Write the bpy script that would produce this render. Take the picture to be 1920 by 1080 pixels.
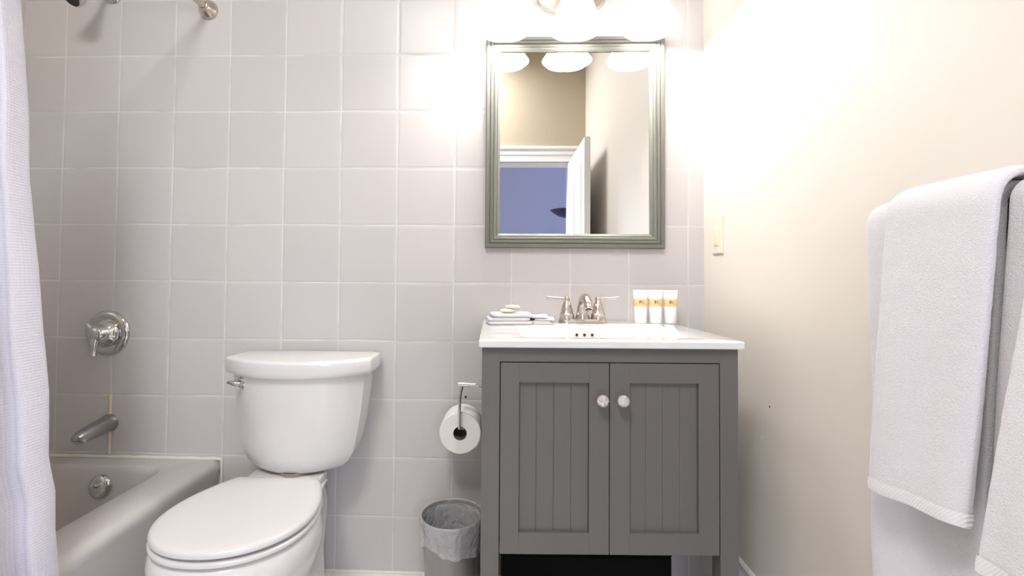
import bpy, bmesh, math, random
from mathutils import Vector, Matrix, noise
random.seed(7)
D = bpy.data
for o in list(D.objects): D.objects.remove(o)
S = bpy.context.scene
COL = S.collection
PI = math.pi

# ------------------------------------------------------------------ camera
cam_d = D.cameras.new('camera'); cam = D.objects.new('camera', cam_d); COL.objects.link(cam)
cam_d.sensor_width = 36; cam_d.lens = 16.2647
cam_d.shift_x = 0.020218; cam_d.shift_y = -0.021384
cam_d.clip_start = 0.02
yaw, pit, rol = -0.0302461, 0.0237723, 0.00781536
fw = Vector((math.sin(yaw)*math.cos(pit), math.cos(yaw)*math.cos(pit), math.sin(pit)))
ri = Vector((math.cos(yaw), -math.sin(yaw), 0)); up = ri.cross(fw)
r2 = ri*math.cos(rol)+up*math.sin(rol); u2 = -ri*math.sin(rol)+up*math.cos(rol)
cam.matrix_world = Matrix(((r2.x, u2.x, -fw.x, 0.3845), (r2.y, u2.y, -fw.y, -1.6182), (r2.z, u2.z, -fw.z, 1.0268), (0, 0, 0, 1)))
S.camera = cam
# ------------------------------------------------------------------ exposure, world, lights
S.view_settings.view_transform = 'Standard'; S.view_settings.look = 'None'
S.view_settings.gamma = 1; S.view_settings.use_curve_mapping = False
S.view_settings.exposure = 0.24
W = D.worlds.new('world'); S.world = W; W.use_nodes = True
W.node_tree.nodes['Background'].inputs[0].default_value = (0.75, 0.85, 1, 1)
W.node_tree.nodes['Background'].inputs[1].default_value = 0.3
VANITY_W = 4.3        # each bulb of the vanity light
CEIL_W = 36           # unseen ceiling lamp, added as bathroom fill
BED_W = 85            # fill daylight from the added bedroom windows
def area(name, loc, rot, sx, sy, w, col):
    l = D.lights.new(name, 'AREA'); l.shape = 'RECTANGLE'; l.size = sx; l.size_y = sy; l.energy = w; l.color = col
    o = D.objects.new(name, l); COL.objects.link(o); o.location = loc; o.rotation_euler = rot; return o
def point(name, loc, w, rad, col):
    l = D.lights.new(name, 'POINT'); l.energy = w; l.shadow_soft_size = rad; l.color = col
    o = D.objects.new(name, l); COL.objects.link(o); o.location = loc; return o
SHADES = [(0.375, -0.125), (0.610, -0.125), (0.851, -0.125)]
for x, y in SHADES: point('bulb_light', (x, y, 1.868), VANITY_W, 0.03, (1, 0.965, 0.925))
area('ceiling_fill_light', (-0.10, -2.0, 2.90), (0, 0, 0), 0.60, 0.60, CEIL_W, (0.96, 0.98, 1))  # soft fill at the added ceiling lamp
area('bedroom_fill_daylight', (2.05, -6.14, 1.5), (math.radians(90), 0, 0), .9, 1.4, BED_W, (0.78, 0.84, 1))  # both daylight lamps are fill, sent through the doorway
area('bedroom_fill_daylight', (-.65, -6.14, 1.5), (math.radians(90), 0, 0), 1.3, 1.4, BED_W*.9, (0.78, 0.84, 1))

# ------------------------------------------------------------------ materials
def mat(name, col, rough=0.5, metal=0, bump=None, bscale=50, bstr=0.1, spec=None, coat=0, sheen=0, emit=None, estr=0, trans=0, alpha=1, sss=0, var=0):
    m = D.materials.new(name); m.use_nodes = True; nt = m.node_tree; b = nt.nodes['Principled BSDF']
    b.inputs['Base Color'].default_value = (*col, 1); b.inputs['Roughness'].default_value = rough
    b.inputs['Metallic'].default_value = metal; b.inputs['Coat Weight'].default_value = coat
    b.inputs['Sheen Weight'].default_value = sheen; b.inputs['Transmission Weight'].default_value = trans
    b.inputs['Alpha'].default_value = alpha
    if spec is not None: b.inputs['Specular IOR Level'].default_value = spec
    if sss: b.inputs['Subsurface Weight'].default_value = sss; b.inputs['Subsurface Radius'].default_value = (.01, .01, .01)
    if emit: b.inputs['Emission Color'].default_value = (*emit, 1); b.inputs['Emission Strength'].default_value = estr
    tc = nt.nodes.new('ShaderNodeTexCoord')
    if bump:
        n = nt.nodes.new('ShaderNodeTexNoise'); n.inputs['Scale'].default_value = bscale; n.inputs['Detail'].default_value = 4
        nt.links.new(tc.outputs['Object'], n.inputs['Vector'])
        bp = nt.nodes.new('ShaderNodeBump'); bp.inputs['Strength'].default_value = bstr; bp.inputs['Distance'].default_value = bump
        nt.links.new(n.outputs['Fac'], bp.inputs['Height']); nt.links.new(bp.outputs[0], b.inputs['Normal'])
    if var:
        n = nt.nodes.new('ShaderNodeTexNoise'); n.inputs['Scale'].default_value = 6
        nt.links.new(tc.outputs['Object'], n.inputs['Vector'])
        mx = nt.nodes.new('ShaderNodeMix'); mx.data_type = 'RGBA'
        mx.inputs['A'].default_value = (*[c*(1-var) for c in col], 1); mx.inputs['B'].default_value = (*[min(1, c*(1+var)) for c in col], 1)
        nt.links.new(n.outputs['Fac'], mx.inputs['Factor']); nt.links.new(mx.outputs['Result'], b.inputs['Base Color'])
    return m
def tile_mat(name, tile, grout, ax, P=0.2032, offs=(0, 0), gw=0.0042, rough=0.32, wob=0.0022):
    """square ceramic tiles on plane; ax = the two object axes used"""
    m = D.materials.new(name); m.use_nodes = True; nt = m.node_tree; N = nt.nodes; L = nt.links; b = N['Principled BSDF']
    tc = N.new('ShaderNodeTexCoord')
    nz = N.new('ShaderNodeTexNoise'); nz.inputs['Scale'].default_value = 3.3; nz.inputs['Detail'].default_value = 1
    L.new(tc.outputs['Object'], nz.inputs['Vector'])
    sub = N.new('ShaderNodeVectorMath'); sub.operation = 'SUBTRACT'; sub.inputs[1].default_value = (.5, .5, .5); L.new(nz.outputs['Color'], sub.inputs[0])
    sc = N.new('ShaderNodeVectorMath'); sc.operation = 'SCALE'; sc.inputs['Scale'].default_value = wob*4; L.new(sub.outputs[0], sc.inputs[0])
    ad = N.new('ShaderNodeVectorMath'); ad.operation = 'ADD'; L.new(tc.outputs['Object'], ad.inputs[0]); L.new(sc.outputs[0], ad.inputs[1])
    sp = N.new('ShaderNodeSeparateXYZ'); L.new(ad.outputs[0], sp.inputs[0])
    def M(op, a, bb=None, c=None):
        n = N.new('ShaderNodeMath'); n.operation = op
        for i, v in enumerate((a, bb, c)):
            if v is None: continue
            if isinstance(v, (int, float)): n.inputs[i].default_value = v
            else: L.new(v, n.inputs[i])
        return n.outputs[0]
    ds = []; ids = []
    for a, of in zip(ax, offs):
        v = M('DIVIDE', M('SUBTRACT', sp.outputs[a], of), P)
        ids.append(M('FLOOR', v))
        fr = M('FRACT', v)
        ds.append(M('MINIMUM', fr, M('SUBTRACT', 1.0, fr)))
    d = M('MULTIPLY', M('MINIMUM', ds[0], ds[1]), P)          # distance to the joint in metres
    mr = N.new('ShaderNodeMapRange'); mr.inputs['From Min'].default_value = gw*.28; mr.inputs['From Max'].default_value = gw*.55
    L.new(d, mr.inputs['Value'])
    pil = N.new('ShaderNodeMapRange'); pil.inputs['From Min'].default_value = gw*.4; pil.inputs['From Max'].default_value = gw*2.2
    pil.interpolation_type = 'SMOOTHSTEP'; L.new(d, pil.inputs['Value'])
    cb = N.new('ShaderNodeCombineXYZ'); L.new(ids[0], cb.inputs[0]); L.new(ids[1], cb.inputs[1])
    wn = N.new('ShaderNodeTexWhiteNoise'); wn.noise_dimensions = '3D'; L.new(cb.outputs[0], wn.inputs['Vector'])
    hs = N.new('ShaderNodeHueSaturation'); hs.inputs['Color'].default_value = (*tile, 1)
    L.new(M('ADD', M('MULTIPLY', wn.outputs['Value'], 0.07), 0.965), hs.inputs['Value'])
    # grout is dirty in places, clean in others
    gn = N.new('ShaderNodeTexNoise'); gn.inputs['Scale'].default_value = 9; L.new(tc.outputs['Object'], gn.inputs['Vector'])
    gm = N.new('ShaderNodeMix'); gm.data_type = 'RGBA'; gm.inputs['A'].default_value = (*tile, 1); gm.inputs['B'].default_value = (*grout, 1)
    gr = N.new('ShaderNodeMapRange'); gr.inputs['From Min'].default_value = .3; gr.inputs['From Max'].default_value = .6; L.new(gn.outputs['Fac'], gr.inputs['Value'])
    L.new(gr.outputs[0], gm.inputs['Factor'])
    mx = N.new('ShaderNodeMix'); mx.data_type = 'RGBA'; L.new(mr.outputs[0], mx.inputs['Factor'])
    L.new(gm.outputs['Result'], mx.inputs['A']); L.new(hs.outputs[0], mx.inputs['B'])
    L.new(mx.outputs['Result'], b.inputs['Base Color'])
    rr_ = N.new('ShaderNodeMapRange'); rr_.inputs['To Min'].default_value = .8; rr_.inputs['To Max'].default_value = rough
    L.new(mr.outputs[0], rr_.inputs['Value']); L.new(rr_.outputs[0], b.inputs['Roughness'])
    # each tile leans a little; joints are recessed
    ws = N.new('ShaderNodeVectorMath'); ws.operation = 'SUBTRACT'; ws.inputs[1].default_value = (.5, .5, .5); L.new(wn.outputs['Color'], ws.inputs[0])
    dt = N.new('ShaderNodeVectorMath'); dt.operation = 'DOT_PRODUCT'; L.new(ws.outputs[0], dt.inputs[0]); L.new(tc.outputs['Object'], dt.inputs[1])
    h = M('ADD', M('MULTIPLY', pil.outputs[0], 0.0007), M('MULTIPLY', dt.outputs['Value'], 0.003))
    bp = N.new('ShaderNodeBump'); bp.inputs['Strength'].default_value = .7; bp.inputs['Distance'].default_value = 1
    L.new(h, bp.inputs['Height']); L.new(bp.outputs[0], b.inputs['Normal'])
    return m
def weave_mat(name, col, axes, period, strength, dist=.0015, rough=.85, sheen=.3, trans=0):
    m = mat(name, col, rough, sheen=sheen); nt = m.node_tree; N = nt.nodes; L = nt.links; b = N['Principled BSDF']
    uv = N.new('ShaderNodeUVMap'); sp = N.new('ShaderNodeSeparateXYZ'); L.new(uv.outputs[0], sp.inputs[0])
    outs = []
    for i, a in enumerate(axes):
        mu = N.new('ShaderNodeMath'); mu.operation = 'MULTIPLY'; mu.inputs[1].default_value = 2*PI/period[i]; L.new(sp.outputs[a], mu.inputs[0])
        si = N.new('ShaderNodeMath'); si.operation = 'SINE'; L.new(mu.outputs[0], si.inputs[0])
        outs.append(si.outputs[0])
    ad = N.new('ShaderNodeMath'); ad.operation = 'ADD'; L.new(outs[0], ad.inputs[0]); L.new(outs[-1], ad.inputs[1])
    bp = N.new('ShaderNodeBump'); bp.inputs['Strength'].default_value = strength; bp.inputs['Distance'].default_value = dist
    L.new(ad.outputs[0], bp.inputs['Height']); L.new(bp.outputs[0], b.inputs['Normal'])
    return m

M_ = {}
M_['tile'] = tile_mat('wall_tile', (0.59, 0.562, 0.555), (0.77, 0.745, 0.73), (0, 2), offs=(0, 1.4092 % 0.2032))
M_['tile_side'] = tile_mat('wall_tile_side', (0.59, 0.562, 0.555), (0.77, 0.745, 0.73), (1, 2), offs=(0, 1.4092 % 0.2032))
M_['floor'] = tile_mat('floor_tile', (0.86, 0.84, 0.81), (0.6, 0.57, 0.55), (0, 1), P=.3048, offs=(.1, 0), rough=.35)
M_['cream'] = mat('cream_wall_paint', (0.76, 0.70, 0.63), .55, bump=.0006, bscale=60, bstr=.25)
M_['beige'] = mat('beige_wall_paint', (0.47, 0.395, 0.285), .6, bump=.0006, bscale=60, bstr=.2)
M_['ceiling'] = mat('ceiling_paint', (.84, .83, .81), .8, bump=.0008, bscale=80, bstr=.2)
M_['trim'] = mat('white_trim_paint', (.82, .81, .80), .35, bump=.0003, bscale=30, bstr=.1)
M_['blue'] = mat('blue_bedroom_paint', (0.50, 0.52, 0.66), .7, bump=.0006, bscale=50, bstr=.2)
M_['porcelain'] = mat('toilet_porcelain', (.74, .725, .715), .12, coat=.4)
M_['seat'] = mat('seat_plastic', (.70, .68, .68), .25)
M_['top'] = mat('cultured_marble', (.80, .79, .785), .1, coat=.5)
M_['enamel'] = mat('tub_enamel', (.56, .53, .515), .22, coat=.3)
M_['chrome'] = mat('chrome', (.62, .61, .60), .07, 1)
M_['nickel'] = mat('brushed_nickel', (.60, .55, .49), .24, 1)
M_['dark'] = mat('dark_hole', (.02, .018, .016), .8)
M_['grey'] = mat('grey_cabinet_paint', (.138, .131, .126), .38, bump=.0004, bscale=35, bstr=.15)
M_['frame'] = mat('sage_frame_paint', (.165, .165, .142), .4, bump=.0003, bscale=40, bstr=.15)
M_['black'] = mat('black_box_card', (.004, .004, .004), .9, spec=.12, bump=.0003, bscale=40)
M_['mirror'] = mat('mirror_glass', (.86, .87, .86), .0, 1)
M_['terry'] = mat('white_terry', (.70, .675, .70), .95, sheen=.3, bump=.004, bscale=480, bstr=.42)
M_['terry_hem'] = weave_mat('towel_hem', (.78, .755, .77), (0, 0), (.0045, .0045), .22)
M_['curtain'] = weave_mat('waffle_cotton', (.62, .605, .675), (0, 1), (.009, .006), .22, dist=.0011)
M_['paper'] = mat('toilet_paper', (.86, .82, .79), .95, bump=.0008, bscale=200, bstr=.3)
M_['core'] = mat('cardboard_core', (.16, .12, .085), .9)
M_['caulk'] = mat('caulk', (.78, .74, .68), .5, bump=.003, bscale=25, bstr=.5, var=.12)
M_['caulk_old'] = mat('aged_caulk', (.66, .57, .45), .6, bump=.003, bscale=25, bstr=.5, var=.15)
M_['ivory'] = mat('ivory_plastic', (.78, .72, .56), .35)
M_['soap'] = mat('cream_soap', (.86, .78, .66), .4, sss=.1)
M_['tube'] = mat('white_tube', (.88, .87, .86), .3)
M_['glassknob'] = mat('faceted_knob', (.80, .76, .75), .12, .55)
M_['bin'] = mat('grey_bin', (.34, .32, .32), .32, .35)
M_['door'] = mat('door_paint', (.80, .79, .78), .4)
# lamp shades: frosted glass lit from inside
def shade_mat():
    m = mat('frosted_shade', (.95, .94, .92), .4, emit=(1, .965, .92), estr=3.2)
    return m
M_['shade'] = shade_mat()
M_['dome'] = mat('fill_lamp_dome', (.95, .95, .93), .4, emit=(1, .97, .94), estr=3.2)  # glow for the added ceiling fill lamp
def liner_mat():
    m = D.materials.new('thin_plastic_liner'); m.use_nodes = True; nt = m.node_tree; N = nt.nodes; L = nt.links
    b = N['Principled BSDF']; b.inputs['Base Color'].default_value = (.85, .83, .86, 1); b.inputs['Roughness'].default_value = .18
    b.inputs['Specular IOR Level'].default_value = .8
    t = N.new('ShaderNodeBsdfTransparent'); mx = N.new('ShaderNodeMixShader'); mx.inputs[0].default_value = .38
    out = N['Material Output']; L.new(t.outputs[0], mx.inputs[1]); L.new(b.outputs[0], mx.inputs[2]); L.new(mx.outputs[0], out.inputs[0])
    tc = N.new('ShaderNodeTexCoord'); n = N.new('ShaderNodeTexNoise'); n.inputs['Scale'].default_value = 28; n.inputs['Distortion'].default_value = 1.5
    L.new(tc.outputs['Object'], n.inputs['Vector']); bp = N.new('ShaderNodeBump'); bp.inputs['Distance'].default_value = .012; bp.inputs['Strength'].default_value = .8
    L.new(n.outputs['Fac'], bp.inputs['Height']); L.new(bp.outputs[0], b.inputs['Normal'])
    return m
M_['liner'] = liner_mat()
def label_mat():
    m = mat('gold_label', (.70, .50, .22), .35); nt = m.node_tree; N = nt.nodes; L = nt.links; b = N['Principled BSDF']
    tc = N.new('ShaderNodeTexCoord'); n = N.new('ShaderNodeTexNoise'); n.inputs['Scale'].default_value = 110
    L.new(tc.outputs['Object'], n.inputs['Vector'])
    r = N.new('ShaderNodeValToRGB'); r.color_ramp.elements[0].position = .38; r.color_ramp.elements[0].color = (.78, .62, .38, 1)
    r.color_ramp.elements[1].position = .62; r.color_ramp.elements[1].color = (.66, .44, .14, 1)
    L.new(n.outputs['Fac'], r.inputs[0]); L.new(r.outputs[0], b.inputs['Base Color']); return m
M_['label'] = label_mat()

# ------------------------------------------------------------------ mesh helpers
def B(): return bmesh.new()
def merge(bm, tmp):
    me = D.meshes.new('t'); tmp.to_mesh(me); bm.from_mesh(me); D.meshes.remove(me); tmp.free()
def box(bm, x0, x1, y0, y1, z0, z1, bev=0, seg=2):
    t = bmesh.new(); bmesh.ops.create_cube(t, size=1)
    bmesh.ops.scale(t, vec=(x1-x0, y1-y0, z1-z0), verts=t.verts)
    bmesh.ops.translate(t, vec=((x0+x1)/2, (y0+y1)/2, (z0+z1)/2), verts=t.verts)
    if bev: bmesh.ops.bevel(t, geom=t.edges[:], offset=bev, segments=seg, profile=.5, affect='EDGES')
    merge(bm, t)
def loft(bm, rings, cap0=True, cap1=True, closed=True):
    vs = [[bm.verts.new(p) for p in r] for r in rings]; n = len(rings[0])
    for a, b in zip(vs, vs[1:]):
        for i in range(n if closed else n-1):
            j = (i+1) % n
            try: bm.faces.new((a[i], a[j], b[j], b[i]))
            except ValueError: pass
    if cap0: bm.faces.new(vs[0][::-1])
    if cap1: bm.faces.new(vs[-1])
    return vs
def frame_of(d):
    d = Vector(d).normalized(); a = Vector((0, 0, 1)) if abs(d.z) < .9 else Vector((1, 0, 0))
    u = d.cross(a).normalized(); return u, d.cross(u).normalized(), d
def lathe(bm, prof, origin, axis=(0, 0, 1), seg=48, cap0=False, cap1=False, lobes=0, amp=0, facets=False):
    """prof: list of (radius, distance along axis)"""
    u, v, d = frame_of(axis); o = Vector(origin); rings = []
    for k, (r, h) in enumerate(prof):
        ring = []
        for i in range(seg):
            a = 2*PI*i/seg; rr = max(r, 1e-5)
            if lobes: rr *= 1+amp*(abs(math.sin(lobes*a/2))**.7-.5)*min(1, (r/.06)**2)
            ring.append(o+u*rr*math.cos(a)+v*rr*math.sin(a)+d*h)
        rings.append(ring)
    loft(bm, rings, cap0, cap1)
def tube(bm, pts, rad, seg=16, sub=6, caps=True):
    """smooth tube through points; rad scalar or list"""
    P = [Vector(p) for p in pts]; R = rad if isinstance(rad, (list, tuple)) else [rad]*len(P)
    Q, RR = [], []
    for i in range(len(P)-1):
        p0 = P[max(i-1, 0)]; p1 = P[i]; p2 = P[i+1]; p3 = P[min(i+2, len(P)-1)]
        for k in range(sub):
            t = k/sub
            Q.append(.5*((2*p1)+(p2-p0)*t+(2*p0-5*p1+4*p2-p3)*t*t+(3*p1-p0-3*p2+p3)*t**3)); RR.append(R[i]*(1-t)+R[i+1]*t)
    Q.append(P[-1]); RR.append(R[-1])
    rings = []; u = None
    for i, q in enumerate(Q):
        d = (Q[min(i+1, len(Q)-1)]-Q[max(i-1, 0)]).normalized()
        if u is None: u = frame_of(d)[0]
        u = (u-d*u.dot(d)).normalized(); v = d.cross(u)
        rings.append([q+(u*math.cos(2*PI*k/seg)+v*math.sin(2*PI*k/seg))*RR[i] for k in range(seg)])
    loft(bm, rings, caps, caps)
def rr(x0, x1, y0, y1, r, z, n=8):
    pts = []
    for cx, cy, a0 in ((x1-r, y1-r, 0), (x0+r, y1-r, PI/2), (x0+r, y0+r, PI), (x1-r, y0+r, 1.5*PI)):
        for k in range(n+1):
            a = a0+PI/2*k/n; pts.append(Vector((cx+r*math.cos(a), cy+r*math.sin(a), z)))
    return pts
def obj(name, bm, m, parent=None, smooth=38, root=None, subsurf=0, solid=0, uvf=None):
    me = D.meshes.new(name); bmesh.ops.recalc_face_normals(bm, faces=bm.faces)
    org = root_loc(parent)
    if uvf:
        uvl = bm.loops.layers.uv.new('UVMap')
        for f in bm.faces:
            for l in f.loops: l[uvl].uv = uvf(l.vert.co)
    bmesh.ops.translate(bm, vec=-org, verts=bm.verts)
    bm.to_mesh(me); bm.free()
    o = D.objects.new(name, me); COL.objects.link(o)
    if m: me.materials.append(m)
    for p in me.polygons: p.use_smooth = True
    if smooth < 180: me.set_sharp_from_angle(angle=math.radians(smooth))
    if parent is not None: o.parent = parent
    if solid:
        s = o.modifiers.new('solid', 'SOLIDIFY'); s.thickness = solid; s.offset = 0
    if subsurf:
        s = o.modifiers.new('sub', 'SUBSURF'); s.levels = subsurf; s.render_levels = subsurf
    return o
def root_loc(p):
    v = Vector((0, 0, 0))
    while p is not None: v = v+p.location; p = p.parent
    return v
def thing(name, label, cat, loc=(0, 0, 0), rz=0, group=None):
    o = D.objects.new(name, None); COL.objects.link(o); o.location = loc; o.rotation_euler = (0, 0, rz)
    o.empty_display_size = .05
    o['label'] = label; o['category'] = cat
    if group: o['group'] = group
    return o
def tag(o, label, cat, group=None):
    o['label'] = label; o['category'] = cat
    if group: o['group'] = group
    return o
def struct(name, bm, m, parent=None, **k):
    o = obj(name, bm, m, parent, **k)
    if parent is None: o['kind'] = 'structure'
    return o
def dup(root, label, group=None, loc=None):
    r = root.copy(); COL.objects.link(r); r['label'] = label
    if group: r['group'] = group
    if loc: r.location = loc
    for ch in list(root.children):
        c = ch.copy(); COL.objects.link(c); c.parent = r
        for g in ch.children:
            d = g.copy(); COL.objects.link(d); d.parent = c
    return r

XR, XL, YF, ZC = 1.0705, -1.375, -2.40, 3.0
# ------------------------------------------------------------------ the room
bm = B(); box(bm, XL-.1, XR+.1, 0, .1, -.1, ZC+.1); wall_back = struct('wall_back', bm, M_['tile'])
bm = B(); lathe(bm, [(.004, 0), (.0035, .0008)], (0.250, -.0002, .609), (0, -1, 0), 12, True, True); h = obj('screw_hole', bm, M_['dark'], wall_back)
bm = B(); box(bm, XR, XR+.1, YF-.12, 0, -.1, ZC+.1); wall_right = struct('wall_right', bm, M_['cream'])
bm = B(); lathe(bm, [(.003, 0), (.0026, .0008)], (XR+.0002, -.392, .697), (-1, 0, 0), 12, True, True); obj('nail_hole', bm, M_['core'], wall_right)
bm = B(); lathe(bm, [(.003, 0), (.0026, .0008)], (XR+.0002, -.354, .606), (-1, 0, 0), 12, True, True); obj('nail_hole', bm, M_['ceiling'], wall_right)
bm = B(); box(bm, XL-.1, XL, YF-.12, 0, -.1, ZC+.1); struct('wall_left', bm, M_['tile_side'])
bm = B(); box(bm, XL-.1, XR+.1, YF-.12, .1, -.12, 0); struct('floor', bm, M_['floor'])
bm = B(); box(bm, XL-.1, XR+.1, YF-.12, .1, ZC, ZC+.1); struct('ceiling', bm, M_['ceiling'])
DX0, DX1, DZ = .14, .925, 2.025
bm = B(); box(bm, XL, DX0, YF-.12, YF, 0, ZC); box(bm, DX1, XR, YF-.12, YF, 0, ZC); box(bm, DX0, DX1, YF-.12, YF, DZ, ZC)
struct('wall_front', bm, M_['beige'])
# doorway casing with stepped profile and jamb lining
bm = B()
def casing(bm, x0, x1, z0, z1):
    box(bm, x0, x1, YF, YF+.014, z0, z1, .003)
w = .13
casing(bm, DX0-w, DX1+.13, DZ, DZ+w); box(bm, DX0-w-.01, DX1+.14, YF, YF+.028, DZ+w-.02, DZ+w+.006, .004)
box(bm, DX0-w, DX1+.13, YF, YF+.021, DZ+.06, DZ+.085, .004); box(bm, DX0-.02, DX1+.02, YF, YF+.02, DZ, DZ+.018, .003)
casing(bm, DX0-w, DX0, 0, DZ); casing(bm, DX1, DX1+.12, 0, DZ)
struct('trim_1', bm, M_['trim'], smooth=12)
bm = B(); box(bm, DX0-.002, DX0+.018, YF-.12, YF+.002, 0, DZ); box(bm, DX1-.003, DX1+.003, YF-.12, YF+.002, 0, DZ); box(bm, DX0, DX1, YF-.12, YF+.002, DZ-.018, DZ+.002)
struct('trim_2', bm, M_['trim'])
# open door
dr = thing('door_1', '', 'door', (DX1+.012, YF+.03, 0)); del dr['label']; del dr['category']; dr['kind'] = 'structure'
bm = B(); box(bm, DX1-.01, DX1+.032, YF+.03, YF+.03+.775, .012, DZ-.02, .002)
for z0, z1 in ((.25, .9), (1.05, 1.85)):
    for y0, y1 in ((.13, .36), (.42, .65)):
        box(bm, DX1-.014, DX1-.008, YF+.03+y0, YF+.03+y1, z0, z1, .003)
obj('door_panel', bm, M_['door'], dr, 12)
bm = B(); lathe(bm, [(.028, 0), (.028, .006), (.011, .012), (.011, .035), (.026, .045), (.028, .058), (.018, .068), (0, .07)], (DX1-.01, YF+.74, .95), (-1, 0, 0), 24, True)
obj('door_knob', bm, M_['nickel'], dr)
dr.rotation_euler.z = math.radians(-.8)
# baseboard on the right wall and the front wall
def baseboard(name, pts_fn):
    bm = B(); pts_fn(bm); struct(name, bm, M_['trim'])
prof = [(0, 0), (.017, 0), (.017, .15), (.0135, .158), (.0135, .172), (.0165, .178), (.0165, .186), (.010, .195), (.008, .205), (.011, .210), (.011, .216), (.006, .221), (0, .221)]
def bbR(bm): loft(bm, [[Vector((XR-a, y, z)) for a, z in prof] for y in (-2.40, 0)])
baseboard('baseboard_right', bbR)
def bbF(bm): loft(bm, [[Vector((x, YF+a, z)) for a, z in prof] for x in (XL, DX0-w)])
baseboard('baseboard_front', bbF)
# caulk lines
bm = B(); pts = []
for i in range(30):
    t = i/29; pts.append((-1.37+t*(.760), -.003, .3795+.0006*math.sin(i*2.1)))
tube(bm, pts, [.006+.0006*abs(math.sin(i*1.3)) for i in range(30)], 8, 2)
tube(bm, [(-.611, -.003, .380), (-.608, -.003, .365), (-.6075, -.003, .2), (-.6075, -.003, .005)], .005, 8, 4)
struct('trim_3', bm, M_['caulk'])
bm = B(); tube(bm, [(-1.0165, -.0015, z/100) for z in range(39, 61, 2)]+[(-1.0168, -.0015, .597)], [.0042+.0018*abs(math.sin(i*1.7)) for i in range(12)], 8, 2)
struct('trim_4', bm, M_['caulk_old'])
bm = B()
tube(bm, [(-.6+.05*i, -.002, .002) for i in range(34)], .005, 6, 1)
struct('trim_5', bm, M_['caulk'])

# ------------------------------------------------------------------ bedroom beyond the door
bx0, bx1, by0 = -1.6, 2.6, -6.0
bm = B(); box(bm, bx0, bx1, by0-.1, by0, -.1, .8); box(bm, bx0, bx1, by0-.1, by0, 2.2, 3.2); box(bm, bx0, -1.3, by0-.1, by0, .8, 2.2); box(bm, 0, 1.6, by0-.1, by0, .8, 2.2); box(bm, 2.5, bx1, by0-.1, by0, .8, 2.2)
struct('wall_bedroom_back', bm, M_['blue'])
bm = B(); box(bm, bx0-.1, bx0, by0, YF-.12, -.1, 3.2); struct('wall_bedroom_left', bm, M_['blue'])
bm = B(); box(bm, bx1, bx1+.1, by0, YF-.12, -.1, 3.2)
struct('wall_bedroom_right', bm, M_['blue'])
bm = B(); box(bm, bx0, XL-.1, YF-.13, YF-.12, 0, 3.2); box(bm, XR+.1, bx1, YF-.13, YF-.12, 0, 3.2); struct('wall_bedroom_front', bm, M_['blue'])
bm = B(); box(bm, bx0-.1, bx1+.1, by0-.1, YF-.12, -.12, -.001); struct('floor_bedroom', bm, mat('bedroom_floor', (.35, .3, .27), .5, var=.1))
bm = B(); box(bm, bx0-.1, bx1+.1, by0-.1, YF-.12, 3.2, 3.3); struct('ceiling_bedroom', bm, M_['ceiling'])
for n_, (wx0, wx1) in enumerate(((-1.3, 0), (1.6, 2.5))):  # unseen windows, added so fill daylight reaches the bathroom
    bm = B()
    for a in ((wx0, wx0+.05, .8, 2.2), (wx1-.05, wx1, .8, 2.2), (wx0, wx1, .8, .85), (wx0, wx1, 2.15, 2.2), (wx0, wx1, 1.48, 1.52)):
        box(bm, a[0], a[1], by0-.08, by0-.02, a[2], a[3], .003)
    struct('added_window_%d' % (n_+1), bm, M_['trim'])
# shallow dark bowl lamp hanging in the bedroom
t = thing('pendant_lamp', 'dark shallow bowl pendant in the blue room seen through the mirror', 'lamp', (1.30, -5.3, 2.02))
bm = B(); lathe(bm, [(0, -.115), (.06, -.11), (.13, -.085), (.19, -.05), (.24, -.01), (.255, 0), (.245, .004), (.2, -.03), (.1, -.08), (0, -.1)], (1.30, -5.3, 2.03), (0, 0, 1), 48)
obj('lamp_shade', bm, mat('dark_blue_shade', (.03, .035, .055), .5), t)
bm = B(); tube(bm, [(1.30, -5.3, 1.94), (1.30, -5.3, 3.20)], .006, 8, 1); obj('rod', bm, M_['nickel'], t)

# ------------------------------------------------------------------ ceiling lamp added for fill (unseen, behind and above the camera)
t = thing('fill_ceiling_light', 'round frosted flush ceiling light, unseen, added as fill for the bathroom', 'light', (-.10, -2.0, 2.93))
bm = B(); lathe(bm, [(.34, 2.985), (.34, 2.999), (.01, 2.999)], (-.10, -2.0, 0), (0, 0, 1), 48); lathe(bm, [(.33, 2.96), (.345, 2.96), (.345, 3.0)], (-.10, -2.0, 0), (0, 0, 1), 48); obj('base_ring', bm, M_['nickel'], t)
bm = B(); lathe(bm, [(.33, 2.975), (.328, 2.955), (.295, 2.94), (.22, 2.928), (.07, 2.921), (.001, 2.919)], (-.10, -2.0, 0), (0, 0, 1), 48); obj('glass_dome', bm, M_['dome'], t)

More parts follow.
